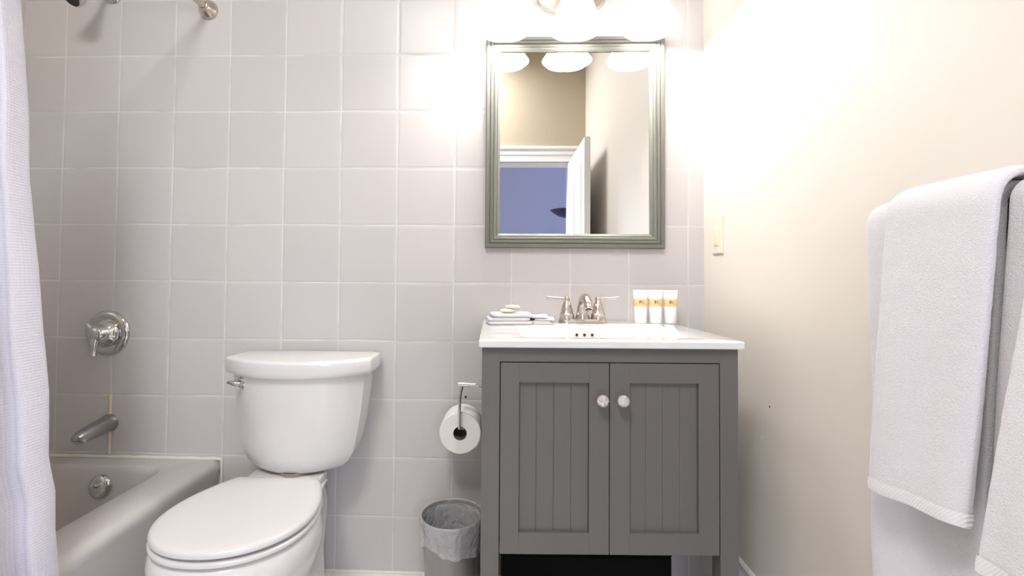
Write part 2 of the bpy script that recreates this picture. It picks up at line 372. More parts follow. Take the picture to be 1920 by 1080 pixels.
# ------------------------------------------------------------------ bathtub
t = thing('bathtub', 'pale grey alcove bathtub along the left wall behind the curtain', 'bathtub', (-.99, -.76, 0))
x0, x1, y0, y1 = XL+.002, -.612, -1.52, -.002
def ins(k, z, r):
    return [Vector((p.x, min(p.y, y1-i*1e-6), p.z)) for i, p in enumerate(rr(x0+min(k, .03), x1-k, y0+min(k, .03), y1+r*.9, r, z, 10))]
rings = [ins(.030, 0, .02), ins(.026, .06, .02), ins(.018, .20, .02), ins(.010, .29, .02), ins(.003, .335, .02), ins(.0, .352, .02), ins(.004, .364, .022), ins(.013, .372, .025), ins(.03, .3765, .03)]
def inr(a, z, r): return rr(-1.315+a, -.752-a*.6, -1.40+a*2, -.068-a*.7, r, z, 10)
rings += [inr(-.012, .3765, .075), inr(-.004, .374, .07), inr(.004, .366, .07), inr(.010, .350, .07), inr(.03, .26, .09), inr(.055, .15, .10), inr(.08, .08, .11), inr(.12, .055, .10), inr(.18, .05, .09)]
bm = B(); loft(bm, rings, True, True); obj('tub_body', bm, M_['enamel'], t, 50)
ov = Vector((-.972, -.083, .312)); ax = Vector((0, -1, .18))
bm = B(); lathe(bm, [(.038, -.004), (.038, .004), (.036, .008), (.030, .0125), (.018, .016), (.0001, .017)], ov, ax, 40, True); op = obj('overflow_plate', bm, M_['chrome'], t)
for s in (-1, 1):
    bm = B(); lathe(bm, [(.004, 0), (.004, .003), (.001, .004)], ov+Vector((s*.017, -.013, -.002)), ax, 12, True, True)
    obj('screw', bm, M_['nickel'], op)
bm = B(); tube(bm, [ov+Vector((0, -.012, .004)), ov+Vector((0, -.028, .012)), ov+Vector((0, -.034, .018))], [.006, .0045, .005], 12); obj('drain_lever', bm, M_['chrome'], op)

# tub spout
t = thing('tub_spout', 'metal tub spout pointing out over the bathtub', 'spout', (-1.02, 0, .498))
bm = B(); O = Vector((-1.018, 0, .500))
lathe(bm, [(.031, 0), (.031, .004), (.0285, .008), (.028, .03), (.0265, .07), (.024, .10), (.021, .125), (.016, .140), (.006, .146), (0.0001, .147)], O, (0.05, -1, -.10), 32, True)
obj('spout_body', bm, mat('grey_metal_spout', (.42, .40, .39), .28, 1), t)
bm = B(); lathe(bm, [(.0205, 0), (.021, -.010), (.0185, -.016), (.0165, -.016), (.016, -.008)], O+Vector((.006, -.122, -.012)), (0, .12, 1), 24); obj('spout_outlet', bm, M_['chrome'], t)

# shower valve
t = thing('shower_valve', 'round chrome shower valve trim with lever on the tiles above the tub', 'valve', (-1.033, 0, .817))
V = Vector((-1.033, 0, .817))
bm = B(); lathe(bm, [(.080, 0), (.080, .003), (.077, .008), (.068, .013), (.060, .014), (.056, .012), (.045, .014), (.034, .018), (.03, .02)], V, (0, -1, 0), 56, True, True); obj('escutcheon', bm, M_['chrome'], t)
bm = B(); lathe(bm, [(.050, .013), (.050, .018), (.046, .026), (.036, .032), (.031, .040), (.029, .054), (.022, .062), (.010, .066), (.0001, .067)], V, (0, -1, 0), 48, True)
tube(bm, [V+Vector((0, -.050, -.01)), V+Vector((.002, -.058, -.034)), V+Vector((.004, -.062, -.056)), V+Vector((.005, -.064, -.072))], [.016, .012, .008, .0095], 16)
tube(bm, [V+Vector((-.006, -.044, .010)), V+Vector((-.024, -.046, .026)), V+Vector((-.034, -.046, .036))], [.014, .010, .006], 16)
obj('lever_handle', bm, M_['chrome'], t)

# shower head on its arm
t = thing('wall_shower', 'chrome shower head with black face on a bent arm', 'shower head', (-1.05, 0, 2.035))
bm = B(); tube(bm, [(-1.05, 0, 2.045), (-1.055, -.03, 2.045), (-1.053, -.065, 2.035), (-1.055, -.095, 2.008)], .0105, 16); obj('shower_arm', bm, M_['chrome'], t)
bm = B(); lathe(bm, [(.036, 0), (.035, .004), (.028, .010), (.014, .016), (.0105, .018)], (-1.05, -.0005, 2.045), (0, -1, 0), 32, True); obj('flange', bm, M_['chrome'], t)
hd = Vector((-.22, -.62, -.72)).normalized(); H0 = Vector((-1.052, -.088, 2.013))
bm = B(); lathe(bm, [(.012, 0), (.016, .004), (.0165, .018), (.013, .024), (.020, .034), (.030, .052), (.034, .064), (.0345, .082), (.031, .086)], H0, hd, 36, True); obj('head_body', bm, M_['chrome'], t)
bm = B(); lathe(bm, [(.0315, .080), (.030, .0865), (.02, .0855), (.0001, .085)], H0, hd, 36, True); obj('spray_face', bm, mat('black_rubber', (.01, .01, .01), .4), t)

# curtain rod and curtain
RX, RZ = -.692, 1.982
t = thing('curtain_rod', 'nickel shower curtain rod with round wall flange', 'curtain rod', (RX, 0, RZ))
bm = B(); tube(bm, [(RX, -.002, RZ), (RX, -2.398, RZ)], .0125, 20, 1); obj('rod', bm, M_['nickel'], t)
bm = B(); lathe(bm, [(.034, 0), (.034, .005), (.031, .012), (.024, .020), (.018, .030), (.016, .036), (.013, .037)], (RX, -.0005, RZ), (0, -1, 0), 36, True); obj('flange', bm, M_['nickel'], t)
bm = B(); lathe(bm, [(.034, 0), (.034, .005), (.031, .012), (.024, .020), (.018, .030), (.016, .036), (.013, .037)], (RX, -2.3995, RZ), (0, 1, 0), 36, True); obj('flange', bm, M_['nickel'], t)
EDGE = [(0, -.630), (.374, -.632), (.484, -.646), (.563, -.648), (.638, -.665), (.773, -.669), (.909, -.686), (1.041, -.697), (1.223, -.720), (1.362, -.725), (1.568, -.744), (2.1, -.78)]
def edge(z):
    for (a, ya), (b, yb) in zip(EDGE, EDGE[1:]):
        if z <= b: t_ = (z-a)/(b-a); return ya+(yb-ya)*t_
    return -.78
def cx_(z): return -.588 if z < .45 else -.588-(z-.45)/(1.96-.45)*.104
t = thing('shower_curtain', 'white waffle weave shower curtain gathered at the left edge', 'shower curtain', (-.6, -1.1, 1.95))
NU, NV = 150, 70; rows = []
ztop, zbot = 1.945, .075
uvs = {}
for j in range(NV+1):
    z = zbot+(ztop-zbot)*j/NV; k = (cx_(z)-.385)/(-.97)
    zz = 1.027+(z-1.027)/k                           # where this height reads on the measured plane
    ye = -1.618+(edge(zz)+1.618)*k
    row = []
    for i in range(NU+1):
        s = i/NU; ph = s*13*PI
        amp = (.010+.016*min(1, s*6))*(1 if z < .4 else 1+.25*(z-.4))
        x = cx_(z)+amp*math.sin(ph+.5*math.sin(z*2.1+s*4))*.8+.004*noise.noise(Vector((s*30, z*3, 1)))
        if z < .42: x = max(x, -.605)
        y = ye-s*.78+.012*math.sin(ph*2+.8)+.003*noise.noise(Vector((s*8, z*7, 4)))*(1-s)
        row.append((Vector((x, y, z)), (s*1.8, z)))
    rows.append(row)
bm = B(); uvl = bm.loops.layers.uv.new('UVMap')
vv = [[bm.verts.new(p) for p, _ in r] for r in rows]
for j in range(NV):
    for i in range(NU):
        f = bm.faces.new((vv[j][i], vv[j][i+1], vv[j+1][i+1], vv[j+1][i]))
        for l, (a, b) in zip(f.loops, ((j, i), (j, i+1), (j+1, i+1), (j+1, i))): l[uvl].uv = rows[a][b][1]
obj('fabric', bm, M_['curtain'], t, 180, solid=.0016)
for i in range(9):
    bm = B(); yy = -.82-i*.082
    tube(bm, [(RX+.019*math.sin(a*PI/6), yy, RZ-.006+.021*math.cos(a*PI/6)) for a in range(13)], .0018, 8, 2); obj('curtain_ring', bm, M_['nickel'], t)

# ------------------------------------------------------------------ toilet
TX = -.274; BX = -.293
t = thing('toilet', 'white two piece toilet with closed lid between tub and vanity', 'toilet', (-.28, -.3, 0))
def tank_ring(hw, yf, bow, yb, z, n=30, rc=.02, ex=2.3):
    pts = []
    for k in range(n+1):
        s = -1+2*k/n; s = math.sin(s*PI/2)
        pts.append(Vector((TX+hw*s, yf+bow*abs(s)**ex, z)))
    ys = yf+bow
    for k in range(1, 5): pts.append(Vector((TX+hw, ys+(yb-rc-ys)*k/4, z)))
    for k in range(1, 4): a = k/4*PI/2; pts.append(Vector((TX+hw-rc+rc*math.cos(a), yb-rc+rc*math.sin(a), z)))
    pts.append(Vector((TX+hw-rc, yb, z))); pts.append(Vector((TX-hw+rc, yb, z)))
    for k in range(1, 4): a = PI/2+k/4*PI/2; pts.append(Vector((TX-hw+rc+rc*math.cos(a), yb-rc+rc*math.sin(a), z)))
    for k in range(4, 0, -1): pts.append(Vector((TX-hw, ys+(yb-rc-ys)*k/4, z)))
    return pts
bm = B()
loft(bm, [tank_ring(a, b, c, d, z) for a, b, c, d, z in (
    (.085, -.178, .03, -.07, .4115), (.118, -.193, .05, -.055, .4135), (.143, -.202, .06, -.045, .422), (.161, -.209, .065, -.038, .438), (.174, -.213, .07, -.034, .462),
    (.184, -.217, .075, -.032, .500), (.192, -.221, .08, -.03, .545), (.201, -.226, .082, -.03, .60), (.208, -.231, .084, -.03, .66), (.214, -.235, .086, -.03, .725))])
obj('tank', bm, M_['porcelain'], t, 45)
bm = B()
loft(bm, [tank_ring(a, b, .095, d, z) for a, b, d, z in (
    (.218, -.238, -.026, .715), (.228, -.248, -.022, .7155), (.2315, -.2505, -.02, .718), (.2335, -.2535, -.02, .730), (.2335, -.2545, -.02, .7585), (.2325, -.2535, -.0205, .7625), (.2290, -.250, -.023, .7655), (.215, -.235, -.035, .7680))])
obj('tank_lid', bm, M_['porcelain'], t, 50)
# lid / seat / rim outline
def egg(off=0, z=.4, yb=-.232, n=40, wmax=.190, L=.187, yc=-.432, wb=.124):
    pts = []
    h = []
    for k in range(n+1):                     # front semi ellipse, right to left
        a = PI*k/n; c, s = math.cos(a), math.sin(a)
        h.append(((wmax+off)*math.copysign(abs(c)**.95, c), yc-(L+off)*s**.95))
    for x, y in h: pts.append((x, y))
    left = []
    for k in range(1, 13):
        tt = k/12; y = yc+(yb+off-yc)*tt; wd = (wmax+off)-(wmax-wb)*(tt**1.9)
        left.append((wd, y))
    for wd, y in left: pts.append((-wd, y))
    for wd, y in left[::-1]: pts.append((wd, y))
    return [Vector((BX+x, y, z)) for x, y in pts]
bm = B(); loft(bm, [egg(-.014, .4055), egg(-.004, .4055), egg(0, .4075), egg(.001, .4125), egg(-.001, .4185), egg(-.006, .4220), egg(-.016, .4235), egg(-.05, .4245, yb=-.22)]); obj('lid', bm, M_['seat'], t, 50)
bm = B(); loft(bm, [egg(-.016, .3855), egg(-.004, .3855), egg(0.001, .388), egg(.002, .394), egg(0, .397), egg(-.006, .3995), egg(-.03, .3995)]); obj('seat', bm, M_['seat'], t, 50)
for s in (-1, 1):
    bm = B(); box(bm, BX+s*.075-.02, BX+s*.075+.02, -.240, -.215, .402, .418, .005)
    obj('hinge', bm, M_['seat'], t)
# bowl
def bowlring(z, hw, yf, yb, yc, hb, n=40):
    pts = []
    for k in range(n+1):
        a = PI*k/n; c, s = math.cos(a), math.sin(a); pts.append((hw*c, yc-(yc-yf)*s))
    left = []
    for k in range(1, 13):
        tt = k/12; sm = tt*tt*(3-2*tt); left.append((hw+(hb-hw)*sm, yc+(yb-yc)*tt))
    for wd, y in left: pts.append((-wd, y))
    for wd, y in left[::-1]: pts.append((wd, y))
    return [Vector((BX+x, y, z)) for x, y in pts]
bm = B()
loft(bm, [bowlring(*a) for a in ((.0, .118, -.50, -.10, -.32, .105), (.02, .116, -.495, -.10, -.32, .10), (.06, .106, -.485, -.09, -.32, .09), (.13, .108, -.49, -.08, -.33, .082), (.20, .140, -.545, -.07, -.375, .084),
    (.25, .168, -.585, -.06, -.40, .085), (.29, .187, -.612, -.07, -.42, .088), (.325, .1975, -.628, -.10, -.43, .095), (.352, .197, -.627, -.135, -.43, .105), (.372, .192, -.620, -.145, -.43, .115), (.381, .187, -.611, -.147, -.43, .118), (.3845, .176, -.60, -.15, -.43, .112))])
obj('bowl', bm, M_['porcelain'], t, 50)
bm = B(); loft(bm, [rr(BX-q, BX+q, -.235, -.135-e, .012, z, 6) for z, q, e in ((.26, .080, 0), (.32, .092, 0), (.36, .106, 0), (.385, .114, 0), (.402, .115, 0), (.4055, .113, .002), (.407, .108, .006))]); obj('bowl_deck', bm, M_['porcelain'], t, 50)
bm = B(); lathe(bm, [(.045, .400), (.045, .418)], (TX, -.16, 0), (0, 0, 1), 32); obj('tank_gasket', bm, mat('gasket_rubber', (.35, .32, .27), .7), t)
bm = B(); LV = Vector((-.434, -.182, .690))
lathe(bm, [(.019, -.004), (.019, .005), (.016, .009), (.010, .012), (.008, .02)], LV, (-.25, -1, 0), 28, True, True)
tube(bm, [LV+Vector((.0, -.018, 0)), LV+Vector((-.018, -.022, .002)), LV+Vector((-.028, -.022, .004)), LV+Vector((-.038, -.021, .005))], [.007, .008, .006, .0045], 14)
obj('flush_lever', bm, M_['chrome'], t)

# ------------------------------------------------------------------ vanity cabinet (stands slightly askew)
VX, VY, VR = .331, -.518, .029
t = thing('vanity_cabinet', 'grey painted vanity cabinet with two beadboard doors on square legs', 'cabinet', (VX, VY, 0), VR)
W_, DP = .606, .49
X = lambda a: VX+a
Y = lambda a: VY+a
ZB, ZT = .374, .8615
bm = B()
box(bm, X(0), X(.0425), Y(0), Y(.02), ZB, ZT, .0003); box(bm, X(W_-.0425), X(W_), Y(0), Y(.02), ZB, ZT, .0003)
box(bm, X(.0425), X(W_-.0425), Y(0.0), Y(.02), .827, ZT, .0003)
box(bm, X(.0003), X(.014), Y(.02), Y(DP), ZB, ZT, .001); box(bm, X(W_-.014), X(W_-.0003), Y(.02), Y(DP), ZB, ZT, .001)
box(bm, X(.014), X(W_-.014), Y(DP-.008), Y(DP), ZB, ZT); box(bm, X(.014), X(W_-.014), Y(.024), Y(DP-.008), ZB+.002, ZB+.016)
obj('cabinet_body', bm, M_['grey'], t, 12)
for a, b in ((0, 0), (W_-.0425, 0), (0, DP-.0425), (W_-.0425, DP-.0425)):
    bm = B(); box(bm, X(a), X(a+.0425), Y(b), Y(b+.0425), 0, ZB, .0003); obj('leg', bm, M_['grey'], t, 12)
def door(xa, xb, pa, pb, kx):
    bm = B(); z0, z1, p0, p1 = .377, .8245, .427, .778
    box(bm, X(xa), X(pa), Y(.001), Y(.019), z0, z1, .0006); box(bm, X(pb), X(xb), Y(.001), Y(.019), z0, z1, .0006)
    box(bm, X(pa), X(pb), Y(.001), Y(.019), z0, p0, .0003); box(bm, X(pa), X(pb), Y(.001), Y(.019), p1, z1, .0003)
    d = obj('door', bm, M_['grey'], t, 12)
    bm = B(); n = 4; w_ = (pb-pa)/n          # beadboard with V grooves
    prof = []
    for k in range(n):
        a = pa+k*w_; prof += [(a, .0105), (a+.0018, .0092), (a+w_-.0018, .0092)]
    prof += [(pb, .0105)]
    r0 = [Vector((X(u), Y(v), p0-.002)) for u, v in prof]+[Vector((X(pb), Y(.017), p0-.002)), Vector((X(pa), Y(.017), p0-.002))]
    r1 = [Vector((p.x, p.y, p1+.002)) for p in r0]
    loft(bm, [r0, r1]); obj('beadboard_panel', bm, M_['grey'], d, 12)
    bm = B(); K = Vector((X(kx), Y(.001), .741))
    lathe(bm, [(.008, 0), (.008, .003), (.0055, .006), (.0055, .012)], K, (0, -1, 0), 16)
    lathe(bm, [(.0065, .010), (.0125, .014), (.0148, .020), (.0140, .025), (.0095, .030), (.0001, .031)], K, (0, -1, 0), 10, True)
    obj('knob', bm, M_['glassknob'], d, 5)
door(.0445, .3015, .089, .2545, .2820); door(.3035, .5615, .3505, .5135, .3300)
# sink top
ct = thing('sink_top', 'white one piece sink top with rectangular basin on the grey vanity', 'sink', (VX, VY, .8615), VR)
a0, a1, b0, b1 = X(-.008), X(.617), Y(-.014), Y(.4995)
R_ = [rr(a0+.002, a1-.002, b0+.002, b1, .004, .8615, 8), rr(a0, a1, b0, b1, .005, .8635, 8), rr(a0, a1, b0, b1, .005, .8765, 8), rr(a0+.0015, a1-.0015, b0+.0015, b1, .005, .8790, 8), rr(a0+.004, a1-.004, b0+.004, b1-.002, .006, .8800, 8)]
def bs(k, z, r): return rr(X(.098)+k, X(.512)-k, Y(.040)+k*.7, Y(.325)-k*.55, r, z, 8)
R_ += [bs(-.006, .8800, .034), bs(-.001, .8790, .032), bs(.004, .8755, .03), bs(.008, .868, .03), bs(.018, .845, .035), bs(.035, .80, .05), bs(.055, .77, .06), bs(.09, .758, .05), bs(.12, .755, .02)]
bm = B(); loft(bm, R_, False, True); obj('basin', bm, M_['top'], ct, 28)
for k in (-1, 0, 1):
    bm = B(); lathe(bm, [(.0042, -.001), (.0042, .0012)], (X(.305+k*.0235), Y(.3115), .853), (0, -1, .35), 14, True, True); obj('overflow_hole', bm, M_['dark'], ct)

# faucet
f = thing('faucet', 'brushed nickel two handle faucet at the back of the sink', 'faucet', (X(.305), Y(.425), .8803), VR)
FX, FY, FZ = X(.307), Y(.425), .8803
bm = B()
loft(bm, [rr(FX-.078, FX+.078, FY-.026, FY+.026, .0255, FZ, 8), rr(FX-.078, FX+.078, FY-.026, FY+.026, .0255, FZ+.008, 8), rr(FX-.074, FX+.074, FY-.022, FY+.022, .0215, FZ+.013, 8)]); obj('base_plate', bm, M_['nickel'], f)
for s in (-1, 1):
    bm = B(); c = Vector((FX+s*.051, FY, FZ+.008))
    lathe(bm, [(.0255, 0), (.0245, .006), (.0225, .016), (.0235, .018), (.0235, .021), (.0205, .024), (.0185, .036), (.0150, .050), (.0105, .058), (.0085, .062), (.0095, .065), (.010, .072), (.007, .077), (.0001, .078)], c, (0, 0, 1), 32)
    h = obj('handle', bm, M_['nickel'], f)
    bm = B(); tube(bm, [c+Vector((0, 0, .068)), c+Vector((s*.02, 0, .0705)), c+Vector((s*.045, -.003, .072)), c+Vector((s*.066, -.004, .0735))], [.0065, .0042, .0044, .0062], 14); obj('lever', bm, M_['nickel'], h)
bm = B()
tube(bm, [(FX, FY+.002, FZ+.008), (FX, FY-.002, FZ+.035), (FX, FY-.010, FZ+.062), (FX, FY-.030, FZ+.080), (FX, FY-.058, FZ+.080), (FX, FY-.082, FZ+.068), (FX, FY-.092, FZ+.057)], [.0255, .0195, .0155, .0155, .0150, .0140, .0125], 24)
lathe(bm, [(.0125, 0), (.0135, .002), (.0135, .009), (.010, .010)], (FX, FY-.091, FZ+.059), (0, -.45, -1), 24)
obj('spout', bm, M_['nickel'], f, 60)
bm = B(); tube(bm, [(FX, FY+.02, FZ+.01), (FX, FY+.02, FZ+.075)], .0022, 8, 1); lathe(bm, [(.002, 0), (.0055, .003), (.0055, .009), (.001, .012)], (FX, FY+.02, FZ+.074), (0, 0, 1), 14); obj('lift_rod', bm, M_['nickel'], f)

# washcloths, soaps, tubes
ZTOP = .8803
def cloth_slab(bm, cx, cy, hx, hy, z0, z1, rot=0, seed=0, lump=.003, layers=3):
    """folded cloth: stacked rounded layers with a bulging fold on the front"""
    th = (z1-z0)/layers
    for k in range(layers):
        rings = []; za = z0+k*th; k1 = 1-.03*k
        for q in range(7):
            a = -PI/2+PI*q/6; inset = .5*th*(1-math.cos(a)); z = za+th/2+th/2*math.sin(a)
            pts = rr(-hx*k1+inset, hx*k1-inset, -hy*k1+inset, hy*k1-inset, .012, 0, 5)
            out = []
            for p in pts:
                nz_ = noise.noise(Vector((p.x*22+seed, p.y*22, k*3.1)))
                x_, y_ = p.x*(1+.05*nz_)+.004*k*(1 if (k+seed) % 2 else -1), p.y*(1+.05*nz_)
                out.append(Vector((cx+x_*math.cos(rot)-y_*math.sin(rot), cy+x_*math.sin(rot)+y_*math.cos(rot), z+(.0 if k == 0 else nz_*lump))))
            rings.append(out)
        loft(bm, rings)
bm = B(); cloth_slab(bm, .395, -.135, .068, .060, ZTOP, ZTOP+.033, .12, 1, layers=3)
wc = obj('washcloth', bm, M_['terry'], None, 60); tag(wc, 'folded white washcloth with cream soap on it, at the left end of the sink top', 'washcloth', 'folded washcloths')
bm = B(); cloth_slab(bm, .503, -.115, .0345, .055, ZTOP, ZTOP+.024, -.06, 5, layers=4)
wc = obj('washcloth', bm, M_['terry'], None, 60); tag(wc, 'thinner folded white washcloth nearest the faucet', 'washcloth', 'folded washcloths')
def soap(cx, cy, z, rx, ry, h, rot, label):
    bm = B(); rings = []
    for q in range(9):
        a = -PI/2+PI*q/8; k = math.cos(a)**.55 if abs(a) < PI/2-.01 else .55
        zz = z+h/2+h/2*math.sin(a)
        rings.append([Vector((cx+math.cos(b)*rx*k*math.cos(rot)-math.sin(b)*ry*k*math.sin(rot), cy+math.cos(b)*rx*k*math.sin(rot)+math.sin(b)*ry*k*math.cos(rot), zz)) for b in [2*PI*i/36 for i in range(36)]])
    loft(bm, rings)
    return tag(obj('soap', bm, M_['soap'], None, 60), label, 'soap', 'cream soaps on the washcloth')
soap(.395, -.158, ZTOP+.0355, .027, .018, .012, .2, 'cream soap bar lying flat on the folded washcloth')
soap(.408, -.155, ZTOP+.0482, .025, .017, .011, -.3, 'upper cream soap bar leaning on the one beneath it')
def tube_bottle(x, label, first=None):
    y = -.075
    t = thing('toiletry_tube', label, 'toiletry tube', (x, y, ZTOP), 0, 'toiletry tubes')
    bm = B(); lathe(bm, [(.0185, 0), (.0195, .0015), (.0195, .019), (.0188, .0205)], (x, y, ZTOP), (0, 0, 1), 28, True, True); obj('cap', bm, M_['tube'], t)
    rings = []
    for k in range(13):
        tt = k/12; z = ZTOP+.020+.078*tt; fl = tt**1.3
        rings.append([Vector((x+math.cos(a)*(.0200+.0042*fl), y+math.sin(a)*(.0200*(1-fl)+.0012), z)) for a in [2*PI*i/32 for i in range(32)]])
    bm = B(); loft(bm, rings)
    box(bm, x-.0243, x+.0243, y-.0014, y+.0014, ZTOP+.0965, ZTOP+.108, .0005); obj('tube_body', bm, M_['tube'], t, 60)
    bm = B(); rings = []
    for tt in (.44, .76):
        fl = tt**1.3; z = ZTOP+.020+.078*tt
        rings.append([Vector((x+math.cos(a)*(.0200+.0042*fl+.0004), y+math.sin(a)*(.0200*(1-fl)+.0017), z)) for a in [-PI*.99+PI*.98*i/16 for i in range(17)]])
    loft(bm, rings, False, False, False); lb = obj('gold_band', bm, M_['label'], t, 60)
    bm = B()
    fl = .60**1.3; z = ZTOP+.020+.078*.60
    for q, (dx, dz, w1, h1) in enumerate(((-.0045, .0035, .002, .006), (-.0015, .004, .0022, .004), (-.0035, -.004, .0045, .0035), (.004, .001, .0014, .007), (.0005, -.001, .0026, .0016), (-.006, -.001, .001, .005))):
        xx = dx; yy = -math.sqrt(max(0, 1-(xx/(.0200+.0042*fl))**2))*(.0200*(1-fl)+.0012)
        box(bm, x+dx-w1/2, x+dx+w1/2, y+yy-.0012, y+yy+.0012, z+dz-h1/2, z+dz+h1/2)
    obj('dark_lettering', bm, mat('dark_ink', (.12, .09, .06), .6) if 'ink' not in M_ else M_['ink'], lb)
    return t
M_['ink'] = mat('dark_ink', (.14, .11, .07), .6)
tube_bottle(.8310, 'white tube with gold band, leftmost of the three beside the faucet')
tube_bottle(.8800, 'white tube with gold band, middle of the three beside the faucet')
tube_bottle(.9290, 'white tube with gold band, rightmost of the three, nearest the cream wall')

# black box under the vanity
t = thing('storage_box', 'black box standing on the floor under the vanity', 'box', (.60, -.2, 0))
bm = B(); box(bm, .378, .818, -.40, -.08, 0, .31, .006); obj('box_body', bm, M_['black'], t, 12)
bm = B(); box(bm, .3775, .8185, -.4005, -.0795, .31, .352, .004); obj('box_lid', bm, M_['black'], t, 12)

# ------------------------------------------------------------------ paper holder
TPX, TPY, TPZ = .2435, -.165, .6905
t = thing('toilet_paper_holder', 'chrome swing arm paper holder on the side of the vanity', 'paper holder', (.318, TPY, TPZ))
bm = B(); lathe(bm, [(.021, 0), (.021, .003), (.017, .007), (.011, .012), (.0075, .018), (.0062, .03), (.0062, .052)], (.3215, TPY, TPZ), (-1, 0, 0), 28, True, True); obj('mount', bm, M_['chrome'], t)
bm = B(); lathe(bm, [(.0045, 0), (.009, .001), (.009, .034), (.0045, .035)], (.2745, TPY, TPZ), (-1, 0, .03), 24, True, True); obj('pivot', bm, M_['chrome'], t)
RZc = .5515
bm = B(); tube(bm, [(.2530, TPY, TPZ-.004), (.2500, TPY-.003, TPZ-.018), (.2462, TPY-.006, TPZ-.045), (.2450, TPY-.007, .600), (.2448, TPY-.007, .565), (.2450, TPY-.003, .5535), (.2455, TPY+.010, .5500), (.2455, TPY+.05, .5495), (.2455, TPY+.095, .5495)], .0041, 14, 5); obj('hanger_rod', bm, M_['chrome'], t)
# roll hangs on the rod: core inner top touches the rod
r = thing('toilet_paper_roll', 'white toilet paper roll hanging beside the vanity', 'toilet paper', (.2455, -.10, .534))
cx0, cz0, yr0, yr1 = .2455, .5335, -.152, -.052
bm = B(); RO, RI = .0655, .0215
lathe(bm, [(RI, 0), (RO-.003, 0), (RO, .003), (RO, yr1-yr0-.003), (RO-.003, yr1-yr0), (RI, yr1-yr0), (RI, 0)], (cx0, yr0, cz0), (0, 1, 0), 56)
rr_out = [Vector((cx0+RO*1.012*math.sin(a), yr0, cz0+RO*1.012*math.cos(a))) for a in [x*.06 for x in range(-2, 40)]]
loft(bm, [rr_out, [p+Vector((0, yr1-yr0, 0)) for p in rr_out]], False, False, False)
obj('paper', bm, M_['paper'], r, 40)
bm = B(); lathe(bm, [(RI, .0), (RI-.0012, 0), (RI-.0012, yr1-yr0), (RI, yr1-yr0)], (cx0, yr0-.0004, cz0), (0, 1, 0), 36); obj('core', bm, M_['core'], r)

# ------------------------------------------------------------------ waste bin with liner
t = thing('waste_bin', 'round grey waste bin with clear plastic liner beside the vanity', 'bin', (.222, -.128, 0))
bc = Vector((.2205, -.128, 0))
bm = B(); lathe(bm, [(.0, .004), (.078, .004), (.078, 0), (.080, 0), (.0945, .262), (.0975, .266), (.0975, .271), (.0945, .272), (.092, .266), (.078, .01), (0, .009)], bc, (0, 0, 1), 56); obj('bin_body', bm, M_['bin'], t)
bm = B(); rings = []
NL = 96
path = [(.060, .06, 0), (.078, .14, .3), (.088, .22, .5), (.0925, .262, .3), (.0955, .2755, .1), (.0995, .2755, .1), (.1025, .262, .5), (.1030, .240, .9), (.1015, .215, 1.0), (.0985, .19, 1.0)]
for r0, z0, am in path:
    ring = []
    for i in range(NL):
        a = 2*PI*i/NL; n1 = noise.noise(Vector((math.cos(a)*3.2, math.sin(a)*3.2, z0*9))); n2 = noise.noise(Vector((math.cos(a)*9, math.sin(a)*9, z0*14+5)))
        n3 = noise.noise(Vector((a*7, z0*11, 3))); rr0 = r0+am*(.0050*abs(n2)+.007*max(0, n1)+.003*abs(n3))
        if r0 < .094: rr0 = r0-.001-am*(.016*abs(n2)+.008*abs(noise.noise(Vector((a*6, z0*9, 8)))))
        zz = z0+(am*.0)
        if z0 < .22 and r0 > .095: zz = z0+.012-.014*n1-.022*max(0, math.sin(a+2.2))*(.215-z0)/.025
        if r0 > .095: rr0 = max(rr0, .0985+ (0 if z0 > .2 else -.002)); rr0 = min(rr0, .1075)
        ring.append(bc+Vector((math.cos(a)*rr0, math.sin(a)*rr0, zz)))
    rings.append(ring)
loft(bm, rings, False, False); obj('bin_liner', bm, M_['liner'], t, 180, subsurf=1)

# ------------------------------------------------------------------ mirror
mx0, mx1, mz0, mz1 = .3135, .9305, 1.1285, 1.866
t = thing('mirror', 'rectangular wall mirror in ridged sage grey frame above the sink', 'mirror', ((mx0+mx1)/2, 0, mz0))
fp = [(0, 0), (0, .020), (.003, .0235), (.012, .0245), (.015, .021), (.018, .0245), (.024, .0255), (.027, .022), (.030, .0245), (.036, .0235), (.039, .020), (.042, .021), (.0465, .017), (.050, .0125), (.050, .006)]
bm = B(); rings = []
for a, h in fp: rings.append([Vector((mx0+a, -h-.0003, mz0+a)), Vector((mx1-a, -h-.0003, mz0+a)), Vector((mx1-a, -h-.0003, mz1-a)), Vector((mx0+a, -h-.0003, mz1-a))])
loft(bm, rings, False, False); obj('frame', bm, M_['frame'], t, 25)
bm = B(); g = .048; box(bm, mx0+g, mx1-g, -.0085, -.002, mz0+g, mz1-g); obj('glass', bm, M_['mirror'], t, 10)

